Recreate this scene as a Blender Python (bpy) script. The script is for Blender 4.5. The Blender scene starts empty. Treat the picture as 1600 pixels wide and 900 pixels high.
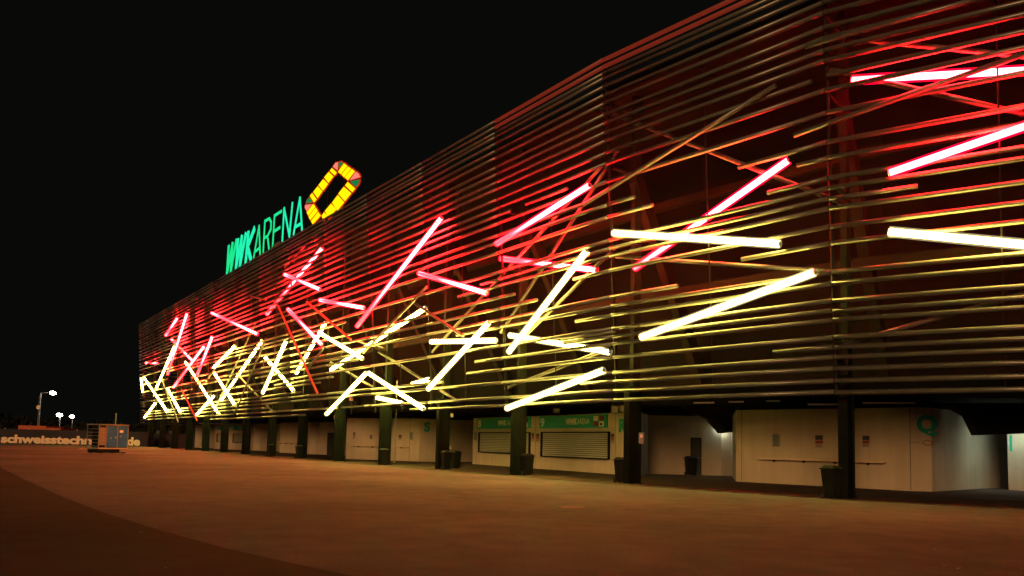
import bpy, bmesh, math, random
from mathutils import Vector, Matrix
random.seed(7)
sc = bpy.context.scene
col = sc.collection

# ---------------------------------------------------------------- camera, world, light, exposure
W, H, F = 1600.0, 900.0, 1200.0
PITCH, ROLL, EYE = math.radians(4.3), math.radians(1.26), 1.6
CX0 = 800.0
SHIFT_PX = 693.6 - 450.0 - F * math.tan(PITCH)
cam_d = bpy.data.cameras.new('camera')
cam = bpy.data.objects.new('camera', cam_d); col.objects.link(cam)
MC = Matrix.Rotation(math.pi / 2 + PITCH, 3, 'X') @ Matrix.Rotation(ROLL, 3, 'Z')
cam.matrix_world = Matrix.Translation((0, 0, EYE)) @ MC.to_4x4()
cam_d.sensor_width = 36.0
cam_d.lens = 36.0 * F / W
cam_d.shift_y = SHIFT_PX / W
cam_d.clip_start = 0.1; cam_d.clip_end = 2000.0
sc.camera = cam
sc.view_settings.view_transform = 'Standard'
sc.view_settings.look = 'None'
sc.view_settings.exposure = 0.0
sc.view_settings.gamma = 1.0
sc.view_settings.use_curve_mapping = False

world = bpy.data.worlds.new('World'); sc.world = world; world.use_nodes = True
wn = world.node_tree.nodes; wl = world.node_tree.links
bg = wn['Background']
bg.inputs['Color'].default_value = (0.90, 0.96, 0.80, 1)     # night sky, no sun: only the town's faint glow
bg.inputs['Strength'].default_value = 0.0030

sun_d = bpy.data.lights.new('town_light', 'SUN'); sun_d.energy = 1.2; sun_d.angle = math.radians(14); sun_d.color = (1.0, 0.52, 0.22)
sun = bpy.data.objects.new('town_light', sun_d); col.objects.link(sun)   # weak warm sun standing in for unseen sodium lamps behind the camera
SUN_EL, SUN_AZ = math.radians(12), math.radians(-22)
sd = Vector((-math.sin(-SUN_AZ) * math.cos(SUN_EL), -math.cos(SUN_AZ) * math.cos(SUN_EL), math.sin(SUN_EL)))
sun.rotation_euler = sd.to_track_quat('Z', 'Y').to_euler()

# ---------------------------------------------------------------- photograph pixels <-> places
def ray(px, py):
    d = Vector(((px - CX0) / F, -(py - 450.0 - SHIFT_PX) / F, -1.0))
    return (MC @ d)
def project(p):
    c = MC.transposed() @ (Vector(p) - Vector((0, 0, EYE)))
    return CX0 + F * c.x / -c.z, 450.0 + SHIFT_PX - F * c.y / -c.z
def ground(px, py, z=0.0):
    d = ray(px, py); t = (z - EYE) / d.z
    return Vector((d.x * t, d.y * t, z))
def at_y(px, Y):
    """ground point seen in pixel column px at depth Y"""
    lo, hi = -400.0, 400.0
    for _ in range(60):
        m = (lo + hi) / 2
        if project((m, Y, 0))[0] < px: lo = m
        else: hi = m
    return Vector((lo, Y, 0))

# ---------------------------------------------------------------- materials
def mat(name, base, rough=0.6, metal=0.0, noise=None, bump=0.0, spec=0.5, coord='Object'):
    m = bpy.data.materials.new(name); m.use_nodes = True
    nt = m.node_tree; b = nt.nodes['Principled BSDF']
    b.inputs['Base Color'].default_value = (*base, 1)
    b.inputs['Roughness'].default_value = rough
    b.inputs['Metallic'].default_value = metal
    b.inputs['Specular IOR Level'].default_value = spec
    if noise:
        sc_, amt = noise
        tc = nt.nodes.new('ShaderNodeTexCoord')
        n = nt.nodes.new('ShaderNodeTexNoise'); n.inputs['Scale'].default_value = sc_; n.inputs['Detail'].default_value = 8
        nt.links.new(tc.outputs[coord], n.inputs['Vector'])
        r = nt.nodes.new('ShaderNodeValToRGB')
        r.color_ramp.elements[0].position = 0.3; r.color_ramp.elements[1].position = 0.7
        r.color_ramp.elements[0].color = (*[max(0, c * (1 - amt)) for c in base], 1)
        r.color_ramp.elements[1].color = (*[min(1, c * (1 + amt)) for c in base], 1)
        nt.links.new(n.outputs['Fac'], r.inputs['Fac']); nt.links.new(r.outputs['Color'], b.inputs['Base Color'])
        if bump:
            n2 = nt.nodes.new('ShaderNodeTexNoise'); n2.inputs['Scale'].default_value = sc_ * 6; n2.inputs['Detail'].default_value = 6
            nt.links.new(tc.outputs[coord], n2.inputs['Vector'])
            bp = nt.nodes.new('ShaderNodeBump'); bp.inputs['Strength'].default_value = bump; bp.inputs['Distance'].default_value = 0.02
            nt.links.new(n2.outputs['Fac'], bp.inputs['Height']); nt.links.new(bp.outputs['Normal'], b.inputs['Normal'])
    return m
def emis(name, color, strength, base=(0.02, 0.02, 0.02), rim=None):
    m = bpy.data.materials.new(name); m.use_nodes = True
    nt = m.node_tree; b = nt.nodes['Principled BSDF']
    b.inputs['Base Color'].default_value = (*base, 1)
    b.inputs['Emission Color'].default_value = (*color, 1)
    b.inputs['Emission Strength'].default_value = strength
    if rim:                                    # emission painted weaker towards the edges: pale core, coloured rim
        lw = nt.nodes.new('ShaderNodeLayerWeight'); lw.inputs['Blend'].default_value = 0.5
        mr = nt.nodes.new('ShaderNodeMapRange')
        mr.inputs['From Min'].default_value = 0.35; mr.inputs['From Max'].default_value = 0.8
        mr.inputs['To Min'].default_value = strength; mr.inputs['To Max'].default_value = rim
        nt.links.new(lw.outputs['Facing'], mr.inputs['Value']); nt.links.new(mr.outputs['Result'], b.inputs['Emission Strength'])
    return m

M = {}
M['tube'] = mat('coated_steel_tube', (0.16, 0.16, 0.145), 0.31, 0.35, (1.7, 0.12))
M['white_light'] = emis('warm_white_light', (1.0, 0.74, 0.115), 82.0, rim=18.0)
M['red_light'] = emis('red_light', (1.0, 0.0085, 0.0105), 330.0, rim=26.0)
M['top_red'] = emis('dull_red_strip_light', (1.0, 0.09, 0.035), 0.15)  # red light falling on the top tubes, put in as their own emission
M['dim_red'] = emis('dimmed_red_light', (1.0, 0.035, 0.01), 0.75)
def halo_shell(name, color, strength, through):  # see-through glowing shell, imitates the halo round a light tube
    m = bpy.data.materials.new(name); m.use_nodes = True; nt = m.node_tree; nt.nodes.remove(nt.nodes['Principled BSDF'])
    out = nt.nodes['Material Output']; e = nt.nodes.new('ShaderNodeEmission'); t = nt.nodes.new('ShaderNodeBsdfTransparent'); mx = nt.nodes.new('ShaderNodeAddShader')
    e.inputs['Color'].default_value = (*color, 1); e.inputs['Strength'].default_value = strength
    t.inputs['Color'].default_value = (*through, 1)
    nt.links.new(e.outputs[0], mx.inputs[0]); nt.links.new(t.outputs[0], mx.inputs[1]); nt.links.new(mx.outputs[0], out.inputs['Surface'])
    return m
M['red_sleeve'] = halo_shell('red_acrylic_sleeve', (1.0, 0.0, 0.03), 0.85, (0.92, 0.90, 0.90))
M['white_sleeve'] = halo_shell('clear_acrylic_sleeve', (1.0, 0.82, 0.42), 0.24, (0.93, 0.93, 0.90))
M['steel_dark'] = mat('dark_green_steel', (0.008, 0.012, 0.009), 0.7, 0.0, (2.0, 0.25), spec=0.08)
M['steel_black'] = mat('black_steel', (0.012, 0.012, 0.012), 0.6, spec=0.12)
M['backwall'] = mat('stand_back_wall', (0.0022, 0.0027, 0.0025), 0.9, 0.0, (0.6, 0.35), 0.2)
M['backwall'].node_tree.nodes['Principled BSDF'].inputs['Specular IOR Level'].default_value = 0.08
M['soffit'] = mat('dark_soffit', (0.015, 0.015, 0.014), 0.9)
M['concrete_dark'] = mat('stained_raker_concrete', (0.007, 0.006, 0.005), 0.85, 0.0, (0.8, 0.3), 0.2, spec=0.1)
M['teal'] = mat('teal_sign_paint', (0.0, 0.36, 0.24), 0.5)
M['paper'] = mat('poster_paper', (0.45, 0.36, 0.28), 0.6)
M['white_print'] = mat('white_print', (0.85, 0.82, 0.74), 0.6)
M['red_print'] = mat('red_print', (0.30, 0.03, 0.02), 0.6)
M['dark_print'] = mat('dark_print', (0.04, 0.04, 0.04), 0.6)
M['grey_print'] = mat('grey_print', (0.25, 0.26, 0.25), 0.6)
M['shutter'] = mat('aluminium_shutter', (0.50, 0.50, 0.40), 0.5, 0.1)
M['wood'] = mat('pale_shelf_board', (0.68, 0.52, 0.34), 0.6, 0.0, (3.0, 0.2))
M['bin'] = mat('black_bin_plastic', (0.009, 0.010, 0.009), 0.6, spec=0.25)
M['bag'] = mat('pale_rubbish', (0.5, 0.46, 0.40), 0.5)
M['door'] = mat('dark_door', (0.03, 0.035, 0.035), 0.5)
M['banner'] = mat('navy_banner', (0.012, 0.014, 0.030), 0.8, 0.0, (0.5, 0.2))
M['banner_text'] = mat('tan_lettering', (0.72, 0.66, 0.55), 0.8)
M['rust_iron'] = mat('worn_iron', (0.10, 0.09, 0.08), 0.7, 0.2, (8.0, 0.3), spec=0.2)
M['galv'] = mat('galvanised_steel', (0.42, 0.44, 0.42), 0.45, 0.6, (4.0, 0.15))
M['cream_box'] = mat('cream_painted_case', (0.55, 0.42, 0.28), 0.6)
M['blue'] = mat('blue_panel', (0.001, 0.11, 0.50), 0.5, 0.0, (2.0, 0.25))
M['rubber'] = mat('rubber', (0.015, 0.015, 0.015), 0.8)
M['lamp_glow'] = emis('street_lamp_glow', (1.0, 0.86, 0.74), 70.0)
M['green_neon'] = emis('green_letter_light', (0.006, 0.80, 0.27), 1.0)
M['cyan_neon'] = emis('bluish_green_letter_light', (0.01, 0.92, 0.46), 1.0)
M['letter_off'] = mat('unlit_letter_face', (0.18, 0.22, 0.18), 0.6)
M['yellow_neon'] = emis('yellow_emblem_light', (1.0, 0.80, 0.0), 1.25)
M['pink_neon'] = emis('pink_emblem_light', (1.0, 0.24, 0.17), 1.0)
M['dgreen_neon'] = emis('dark_green_emblem_light', (0.0, 0.20, 0.05), 1.0)
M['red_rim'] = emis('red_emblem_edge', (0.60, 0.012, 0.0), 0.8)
M['passage_light'] = emis('passage_light', (0.86, 1.0, 0.90), 26.0)
M['bright_passage_light'] = emis('bright_passage_light', (0.80, 1.0, 0.84), 60.0)
M['dead_lamp'] = mat('pale_lamp_cover', (0.75, 0.70, 0.60), 0.5)
M['orange_roof'] = mat('red_brown_cladding', (0.55, 0.12, 0.05), 0.7)
M['tree'] = mat('night_foliage', (0.008, 0.01, 0.006), 0.9)
M['glass'] = mat('greenish_glass_panel', (0.10, 0.16, 0.14), 0.15, 0.0)

def plaster(name, base, joints=True):
    """board-marked concrete: blotches, vertical run-off streaks, fine grain"""
    m = bpy.data.materials.new(name); m.use_nodes = True
    nt = m.node_tree; b = nt.nodes['Principled BSDF']; b.inputs['Roughness'].default_value = 0.85
    tc = nt.nodes.new('ShaderNodeTexCoord')
    n1 = nt.nodes.new('ShaderNodeTexNoise'); n1.inputs['Scale'].default_value = 0.7; n1.inputs['Detail'].default_value = 7
    mp = nt.nodes.new('ShaderNodeMapping'); mp.inputs['Scale'].default_value = (3.0, 3.0, 0.25)
    n2 = nt.nodes.new('ShaderNodeTexNoise'); n2.inputs['Scale'].default_value = 1.0; n2.inputs['Detail'].default_value = 6
    n3 = nt.nodes.new('ShaderNodeTexNoise'); n3.inputs['Scale'].default_value = 35; n3.inputs['Detail'].default_value = 4
    nt.links.new(tc.outputs['Object'], n1.inputs['Vector']); nt.links.new(tc.outputs['Object'], mp.inputs['Vector'])
    nt.links.new(mp.outputs['Vector'], n2.inputs['Vector']); nt.links.new(tc.outputs['Object'], n3.inputs['Vector'])
    a = nt.nodes.new('ShaderNodeMath'); a.operation = 'ADD'
    nt.links.new(n1.outputs['Fac'], a.inputs[0]); nt.links.new(n2.outputs['Fac'], a.inputs[1])
    a2 = nt.nodes.new('ShaderNodeMath'); a2.operation = 'MULTIPLY_ADD'; a2.inputs[1].default_value = 0.25
    nt.links.new(n3.outputs['Fac'], a2.inputs[0]); nt.links.new(a.outputs[0], a2.inputs[2])
    r = nt.nodes.new('ShaderNodeValToRGB')
    r.color_ramp.elements[0].position = 0.75; r.color_ramp.elements[1].position = 1.4
    r.color_ramp.elements[0].position = 0.35; r.color_ramp.elements[1].position = 0.75
    h = nt.nodes.new('ShaderNodeMath'); h.operation = 'MULTIPLY'; h.inputs[1].default_value = 0.5
    nt.links.new(a2.outputs[0], h.inputs[0])
    r.color_ramp.elements[0].color = (*[c * 0.80 for c in base], 1)
    r.color_ramp.elements[1].color = (*[c * 1.08 for c in base], 1)
    nt.links.new(h.outputs[0], r.inputs['Fac']); nt.links.new(r.outputs['Color'], b.inputs['Base Color'])
    bp = nt.nodes.new('ShaderNodeBump'); bp.inputs['Strength'].default_value = 0.25; bp.inputs['Distance'].default_value = 0.01
    nt.links.new(n3.outputs['Fac'], bp.inputs['Height']); nt.links.new(bp.outputs['Normal'], b.inputs['Normal'])
    return m
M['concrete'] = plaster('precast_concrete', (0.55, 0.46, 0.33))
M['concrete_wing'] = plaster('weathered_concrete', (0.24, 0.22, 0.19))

def paving(name, base, patch, scale=0.12):
    """worn asphalt: broad patches, fine aggregate, faint stains"""
    m = bpy.data.materials.new(name); m.use_nodes = True
    nt = m.node_tree; b = nt.nodes['Principled BSDF']; b.inputs['Roughness'].default_value = 0.75
    b.inputs['Specular IOR Level'].default_value = 0.04; b.inputs['Roughness'].default_value = 0.95
    tc = nt.nodes.new('ShaderNodeTexCoord')
    def noise(s, d=6):
        n = nt.nodes.new('ShaderNodeTexNoise'); n.inputs['Scale'].default_value = s; n.inputs['Detail'].default_value = d
        nt.links.new(tc.outputs['Object'], n.inputs['Vector']); return n
    n1, n2, n3 = noise(scale, 5), noise(1.3, 8), noise(60, 3)
    r = nt.nodes.new('ShaderNodeValToRGB')
    r.color_ramp.elements[0].position = 0.35; r.color_ramp.elements[1].position = 0.65
    r.color_ramp.elements[0].color = (*[c * (1 - patch) for c in base], 1); r.color_ramp.elements[1].color = (*[c * (1 + patch) for c in base], 1)
    nt.links.new(n1.outputs['Fac'], r.inputs['Fac'])
    def mul(cin, n, lo, hi):
        mr = nt.nodes.new('ShaderNodeMapRange'); mr.inputs['From Min'].default_value = 0.3; mr.inputs['From Max'].default_value = 0.7
        mr.inputs['To Min'].default_value = lo; mr.inputs['To Max'].default_value = hi
        nt.links.new(n.outputs['Fac'], mr.inputs['Value'])
        v = nt.nodes.new('ShaderNodeVectorMath'); v.operation = 'SCALE'
        nt.links.new(cin, v.inputs[0]); nt.links.new(mr.outputs['Result'], v.inputs['Scale']); return v.outputs[0]
    c = mul(r.outputs['Color'], n2, 0.82, 1.15); c = mul(c, n3, 0.6, 1.4)
    nt.links.new(c, b.inputs['Base Color'])
    bp = nt.nodes.new('ShaderNodeBump'); bp.inputs['Strength'].default_value = 0.5; bp.inputs['Distance'].default_value = 0.01
    nt.links.new(n3.outputs['Fac'], bp.inputs['Height']); nt.links.new(bp.outputs['Normal'], b.inputs['Normal'])
    return m
M['plaza'] = paving('plaza_asphalt', (0.088, 0.108, 0.125), 0.26)
M['asphalt'] = paving('dark_asphalt', (0.033, 0.042, 0.046), 0.3)
M['concourse'] = paving('concourse_paving', (0.11, 0.085, 0.075), 0.15, 0.4)

# ---------------------------------------------------------------- mesh helpers
class MB:
    def __init__(self): self.v = []; self.f = []
    def add(self, vs, fs):
        o = len(self.v); self.v += [tuple(v) for v in vs]; self.f += [tuple(i + o for i in f) for f in fs]; return self
    def box(self, lo, hi, mtx=None):
        x0, y0, z0 = lo; x1, y1, z1 = hi
        vs = [Vector(p) for p in ((x0,y0,z0),(x1,y0,z0),(x1,y1,z0),(x0,y1,z0),(x0,y0,z1),(x1,y0,z1),(x1,y1,z1),(x0,y1,z1))]
        if mtx: vs = [mtx @ v for v in vs]
        return self.add(vs, [(0,3,2,1),(4,5,6,7),(0,1,5,4),(1,2,6,5),(2,3,7,6),(3,0,4,7)])
    def tube(self, a, b, r, n=10, r2=None):
        a, b = Vector(a), Vector(b); d = (b - a).normalized()
        u = d.orthogonal().normalized() if abs(d.z) > 0.99 else d.cross(Vector((0,0,1))).normalized()
        w = d.cross(u); r2 = r if r2 is None else r2
        vs = []
        for p, rr in ((a, r), (b, r2)):
            for k in range(n):
                t = 2 * math.pi * k / n
                vs.append(p + u * (rr * math.cos(t)) + w * (rr * math.sin(t)))
        fs = [(k, (k+1) % n, n + (k+1) % n, n + k) for k in range(n)]
        fs += [tuple(range(n - 1, -1, -1)), tuple(range(n, 2 * n))]
        return self.add(vs, fs)
    def prism(self, pts, off):
        """closed polygon pts (3D) pushed along off"""
        n = len(pts); off = Vector(off)
        vs = [Vector(p) for p in pts] + [Vector(p) + off for p in pts]
        fs = [tuple(range(n)), tuple(range(2*n - 1, n - 1, -1))] + [(k, n + k, n + (k+1) % n, (k+1) % n) for k in range(n)]
        return self.add(vs, fs)
    def build(self, name, m, parent=None, smooth=False, mtx=None, bevel=0.0):
        me = bpy.data.meshes.new(name); me.from_pydata(self.v, [], self.f)
        if mtx: me.transform(mtx)
        bm = bmesh.new(); bm.from_mesh(me); bmesh.ops.recalc_face_normals(bm, faces=bm.faces)
        if bevel: bmesh.ops.bevel(bm, geom=bm.edges[:], offset=bevel, segments=2, affect='EDGES')
        bm.to_mesh(me); bm.free()
        me.materials.append(m)
        if smooth:
            for p in me.polygons: p.use_smooth = len(p.vertices) == 4
        return link(name, me, parent)
def link(name, me, parent=None):
    o = bpy.data.objects.new(name, me); col.objects.link(o)
    if parent:
        o.parent = parent
        o.matrix_parent_inverse = parent.matrix_basis.inverted()
    return o
def thing(name, label, cat, loc=(0, 0, 0), group=None):
    o = bpy.data.objects.new(name, None); col.objects.link(o); o.location = loc; o.empty_display_size = 0.3
    o['label'] = label; o['category'] = cat
    if group: o['group'] = group
    return o
def tag(o, label, cat, group=None):
    o['label'] = label; o['category'] = cat
    if group: o['group'] = group
    return o
def struct(o): o['kind'] = 'structure'; return o
def stuff(o): o['kind'] = 'stuff'; return o
def copy_tree(src, loc, label, rotz=None):
    r = src.copy(); col.objects.link(r); r.location = loc; r['label'] = label
    if rotz is not None: r.rotation_euler = (0, 0, rotz)
    for ch in src.children:
        c = ch.copy(); col.objects.link(c); c.parent = r
        for g in ch.children:
            d = g.copy(); col.objects.link(d); d.parent = c
    return r
def lettering(name, s, size, frame, m, parent, bold=0.0, depth=0.01, sx=1.0, align='LEFT', shear=0.0):
    cu = bpy.data.curves.new('txt', 'FONT'); cu.body = s; cu.size = size; cu.extrude = depth; cu.offset = bold
    cu.align_x = align; cu.shear = shear; cu.resolution_u = 4
    t = bpy.data.objects.new('txt', cu); col.objects.link(t)
    dg = bpy.context.evaluated_depsgraph_get()
    me = bpy.data.meshes.new_from_object(t.evaluated_get(dg)); bpy.data.objects.remove(t); bpy.data.curves.remove(cu)
    me.transform(Matrix.Diagonal((sx, 1, 1, 1))); me.transform(frame)
    me.materials.clear(); me.materials.append(m)
    return link(name, me, parent)

# ---------------------------------------------------------------- the facade surface
P_Q = Vector((10.8, 25.6)); 
P_R = P_Q + Vector((-0.9, 1.0)) * 7.13
DIRL = Vector((-0.725, 1.0)).normalized()
plan = []                                              # from right (near) to left (far)
dA = Vector((1.55, -1.0)).normalized()
plan.append(P_Q + dA * 9.6 + Vector((1, -0.25)).normalized() * 9.0)
plan.append(P_Q + dA * 9.6)
plan.append(P_Q); plan.append(P_R)
for k in range(1, 14): plan.append(P_R + DIRL * (7.6 * k + 0.55))
plan.append(plan[-1] + DIRL * 2.9)
for k in range(1, 4):                                  # round the far corner
    a = math.radians(30 * k); d = Vector((DIRL.x * math.cos(a) + DIRL.y * math.sin(a), -DIRL.x * math.sin(a) + DIRL.y * math.cos(a)))
    plan.append(plan[-1] + d * 8)
NB = len(plan) - 1
LEAN = 0.066; Z0 = 3.6
def nrm(i):                                            # outward normal of bay i (between plan[i] and plan[i+1])
    d = (plan[i + 1] - plan[i]).normalized(); return Vector((-d.y, d.x)) if True else None
def vert_off(i):                                       # mitred outward direction at plan vertex i
    if i == 0: return nrm(0)
    if i >= NB: return nrm(NB - 1)
    a, b = nrm(i - 1), nrm(i); m = (a + b).normalized()
    return m / max(0.3, m.dot(a))
def fac(i, u, z, off=0.0):
    """point on bay i: u 0..1 from its near to its far end, height z, off metres outwards"""
    o = LEAN * (z - Z0) + off
    a = plan[i] + vert_off(i) * o; b = plan[i + 1] + vert_off(i + 1) * o
    p = a + (b - a) * u
    return Vector((p.x, p.y, z))
def on_facade(px, py, off=0.0, bays=None):
    d = ray(px, py); best = None
    for i in (bays or range(NB - 3)):
        n2 = nrm(i); A = fac(i, 0, Z0, off); 
        # plane containing the leaning bay
        e1 = (fac(i, 1, Z0, off) - A); e2 = (fac(i, 0, Z0 + 5, off) - A)
        n = e1.cross(e2)
        den = n.dot(d)
        if abs(den) < 1e-9: continue
        t = n.dot(A - Vector((0, 0, EYE))) / den
        if t <= 0: continue
        p = Vector((0, 0, EYE)) + d * t
        a = fac(i, 0, p.z, off); b = fac(i, 1, p.z, off)
        u = (p - a).dot(b - a) / (b - a).length_squared
        ok = -0.001 <= u <= 1.001
        score = 0 if ok else min(abs(u), abs(u - 1))
        if best is None or score < best[0]: best = (score, p, i, u)
        if ok: break
    return best[1], best[2], best[3]
assert nrm(3).x < 0

# ---------------------------------------------------------------- ground
def sheet(name, pts, z, m):
    b = MB(); b.add([(p[0], p[1], z) for p in pts], [tuple(range(len(pts)))]); return struct(b.build(name, m))
sheet('ground', [(-700, -100), (500, -100), (500, 900), (-700, 900)], 0.0, M['asphalt'])
edge = [ground(*p) for p in ((-300, 706), (-120, 712), (0, 730), (40, 750), (90, 773), (150, 797), (250, 829), (350, 856), (450, 879), (540, 898), (640, 918), (760, 945))]
pl = [(e.x, e.y) for e in edge] + [(1.5, -12), (60, -12), (60, 8)]
inner = [(plan[i] + vert_off(i) * 0.15) for i in range(0, 17)]
pl += [(p.x, p.y) for p in inner] + [(-95, 150), (-160, 150)]
sheet('plaza', pl, 0.004, M['plaza'])
cin = [(p.x, p.y) for p in inner]
cout = [(plan[i] - vert_off(i) * 40) for i in range(16, -1, -1)]
cb = MB()
back = [(plan[i] - vert_off(i) * 30) for i in range(0, 17)]
for i in range(16):
    cb.add([(inner[i].x, inner[i].y, .008), (inner[i+1].x, inner[i+1].y, .008), (back[i+1].x, back[i+1].y, .008), (back[i].x, back[i].y, .008)], [(0, 1, 2, 3)])
struct(cb.build('concourse_floor', M['concourse']))
# kerb stones along the concourse edge
kb = MB()
for i in range(1, 15):
    a = plan[i] + vert_off(i) * 0.15; b = plan[i+1] + vert_off(i+1) * 0.15
    a2 = plan[i] + vert_off(i) * 0.02; b2 = plan[i+1] + vert_off(i+1) * 0.02
    kb.prism([(a.x, a.y, 0.0), (b.x, b.y, 0.0), (b2.x, b2.y, 0.0), (a2.x, a2.y, 0.0)], (0, 0, 0.025))
struct(kb.build('kerb_strip', M['concourse']))

# ---------------------------------------------------------------- stadium
stadium = thing('stadium', 'dark stadium wrapped in grey tubes with glowing red and white light tubes, on dark pillars', 'stadium', (0, 0, 0))

# columns
col_idx = [1] + list(range(2, 17))
ups = MB()
for i in col_idx:
    v = vert_off(i); base = plan[i] - v.normalized() * (1.16 if i <= 3 else 0.98)
    t = Vector((-v.y, v.x)).normalized(); n = v.normalized()
    fr = Matrix(((t.x, n.x, 0, base.x), (t.y, n.y, 0, base.y), (0, 0, 1, 0), (0, 0, 0, 1)))
    b = MB()
    # flanged section: two flanges and a thick web
    b.box((-.16, -.39, 0), (.16, -.30, 4.2)); b.box((-.16, .30, 0), (.16, .39, 4.2)); b.box((-.12, -.30, 0), (.12, .30, 4.2))
    c = b.build('column', M['steel_dark'], stadium, mtx=fr)
    MB().box((-.24, -.45, 0.0), (.24, .45, .035)).build('base_plate', M['steel_dark'], c, mtx=fr)
    b = MB().box((-.11, -.34, 4.2), (.11, .10, 17.5))
    b.build('upper_column', M['steel_dark'], stadium, mtx=fr)
    # outriggers that carry the tubes
    if 1 <= i <= 12:
        for z in (4.6, 7.6, 10.6, 13.6, 16.4):
            MB().box((-.05, .1, z), (.05, .80 + LEAN * (z - Z0), z + .12)).build('outrigger', M['steel_black'], stadium, mtx=fr)
# facade posts at every break and in the middle of the bays
for i in range(1, 16):
    for u, r in ((0.0, .07), (0.5, .028)):
        a = fac(i, u, 3.5, -.17); b_ = fac(i, u, 18.3, -.17)
        MB().tube(a, b_, r, 6).build('facade_post', M['steel_black'], stadium)

# horizontal tubes: heights read at the second column from the right, runs given as picture columns
LEV = {95: [(222, 1750)], 106: [(222, 1750)], 117: [(222, 1750)], 125: [(222, 1750)], 137.5: [(222, 1750)], 151: [(222, 1750)],
  164: [(222, 1750)], 182: [(222, 1750)], 195: [(222, 1750)], 210: [(222, 1750)], 223: [(222, 1750)], 242: [(222, 1268), (1292, 1750)],
  259: [(222, 1750)], 273: [(222, 798), (822, 886)], 287: [(222, 1750)], 309: [(222, 915)], 323: [(222, 992), (1154, 1750)],
  342: [(222, 1020), (1246, 1750)], 367: [(1200, 1750)], 379: [(222, 1750)], 392: [(262, 540), (752, 1434)], 404: [(300, 500), (716, 1750)],
  426: [(222, 262), (330, 804), (897, 1750)], 446: [(300, 839), (1159, 1750)], 467: [(222, 1059)], 481: [(310, 545), (714, 1750)],
  495: [(240, 300), (400, 560), (900, 1750)], 516: [(222, 1750)], 521: [(878, 960)], 528: [(240, 330), (430, 520), (881, 1750)], 539: [(345, 500), (743, 1750)],
  560: [(300, 470), (730, 1750)], 572: [(222, 692), (1209, 1750)], 584: [(222, 1750)], 597.5: [(222, 420), (908, 1750)],
  612: [(222, 527), (570, 1750)], 626: [(329, 477), (642, 1750)]}
RT = 0.084
tubes = []
def col_x(i, u, z): return project(fac(i, u, z))[0]
levz = []
for y, runs in LEV.items():
    p, bi, u = on_facade(940, y, 0.0, [3])
    z = p.z; levz.append(z)
    for (xa, xb) in runs:
        for i in range(0, 16):
            if i == 0:
                if xb < 1700: continue
                tubes.append((i, 0.0, 1.0, z)); continue
            x_near, x_far = col_x(i, 0, z), col_x(i, 1, z)
            lo, hi = max(xa, x_far), min(xb, x_near)
            if i == 1 and xb > 1700: hi = x_near
            if hi - lo < 1.0: continue
            def solve(x):
                a, b = 0.0, 1.0
                for _ in range(40):
                    m = (a + b) / 2
                    if col_x(i, m, z) > x: a = m
                    else: b = m
                return a
            u0 = 0.0 if hi >= x_near - 1e-6 else solve(hi)
            u1 = 1.0 if lo <= x_far + 1e-6 else solve(lo)
            tubes.append((i, u0, u1, z))
tubes.sort(key=lambda t: t[0])
rest = MB(); n_t = 0
for (i, u0, u1, z) in tubes:
    L = (plan[i+1] - plan[i]).length
    g = 0.012 / L
    a = fac(i, u0 + (g if u0 == 0 else 0), z, 0); b_ = fac(i, u1 - (g if u1 == 1 else 0), z, 0)
    jit = random.uniform(-.012, .012); a.z += jit; b_.z += random.uniform(-.012, .012)
    if n_t < 262 and i > 0:
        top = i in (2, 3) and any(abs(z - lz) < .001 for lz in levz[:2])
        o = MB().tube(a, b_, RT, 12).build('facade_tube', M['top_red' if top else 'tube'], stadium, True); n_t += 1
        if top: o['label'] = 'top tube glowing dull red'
    else:
        rest.tube(a, b_, RT, 8)
# the far side of the corner
for z in sorted(levz):
    for i in range(16, NB):
        rest.tube(fac(i, 0.0, z), fac(i, 1, z), RT, 6)
stuff(rest.build('facade_tube', M['tube'], stadium, True))

# crossing tubes: picture end points, distance in front of (+) or behind (-) the tube skin
FR, BK = 0.24, -0.36
OBL = [(912,320,1212,133,FR), (939,171,1324,320,BK), (963,401,1309,425,BK), (1240,212,1640,70,FR), (1258,73,1640,-33,FR), (1325,60,1640,92,BK),
  (1290,107,1640,187,BK), (1318,538,1640,448,BK), (968,230,783,520,BK), (941,259,675,550,BK-.25), (960,388,800,545,BK), (667,448,568,551,FR),
  (648,474,724,525,FR), (592,550,661,593,BK), (517,566,583,605,BK), (681,605,716,628,BK), (434.5,478,496,614,FR), (284,609,308,657,FR),
  (252,591,279,660,FR), (479.5,472,548.5,530.5,FR), (445,418,481,379,BK), (416,528,366,648,FR), (374,588,425,642,BK), (790,607,962,541,BK),
  (400,503,330,652,BK), (482,575,505,545,FR), (600,545,560,533,BK), (392,463,415,468,FR), (320,600,355,548,BK)]
for (xa, ya, xb, yb, off) in OBL:
    if len(plan) and n_t < 300:
        a = on_facade(xa, ya, off)[0]; b_ = on_facade(xb, yb, off)[0]
        if xa in (434.5, 284, 479.5):
            MB().tube(a, b_, RT, 12).build('light_tube', M['dim_red'], stadium, True)['label'] = 'dimly glowing red light tube'
        else:
            MB().tube(a, b_, RT, 12).build('facade_tube', M['tube'], stadium, True)
        n_t += 1

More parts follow.
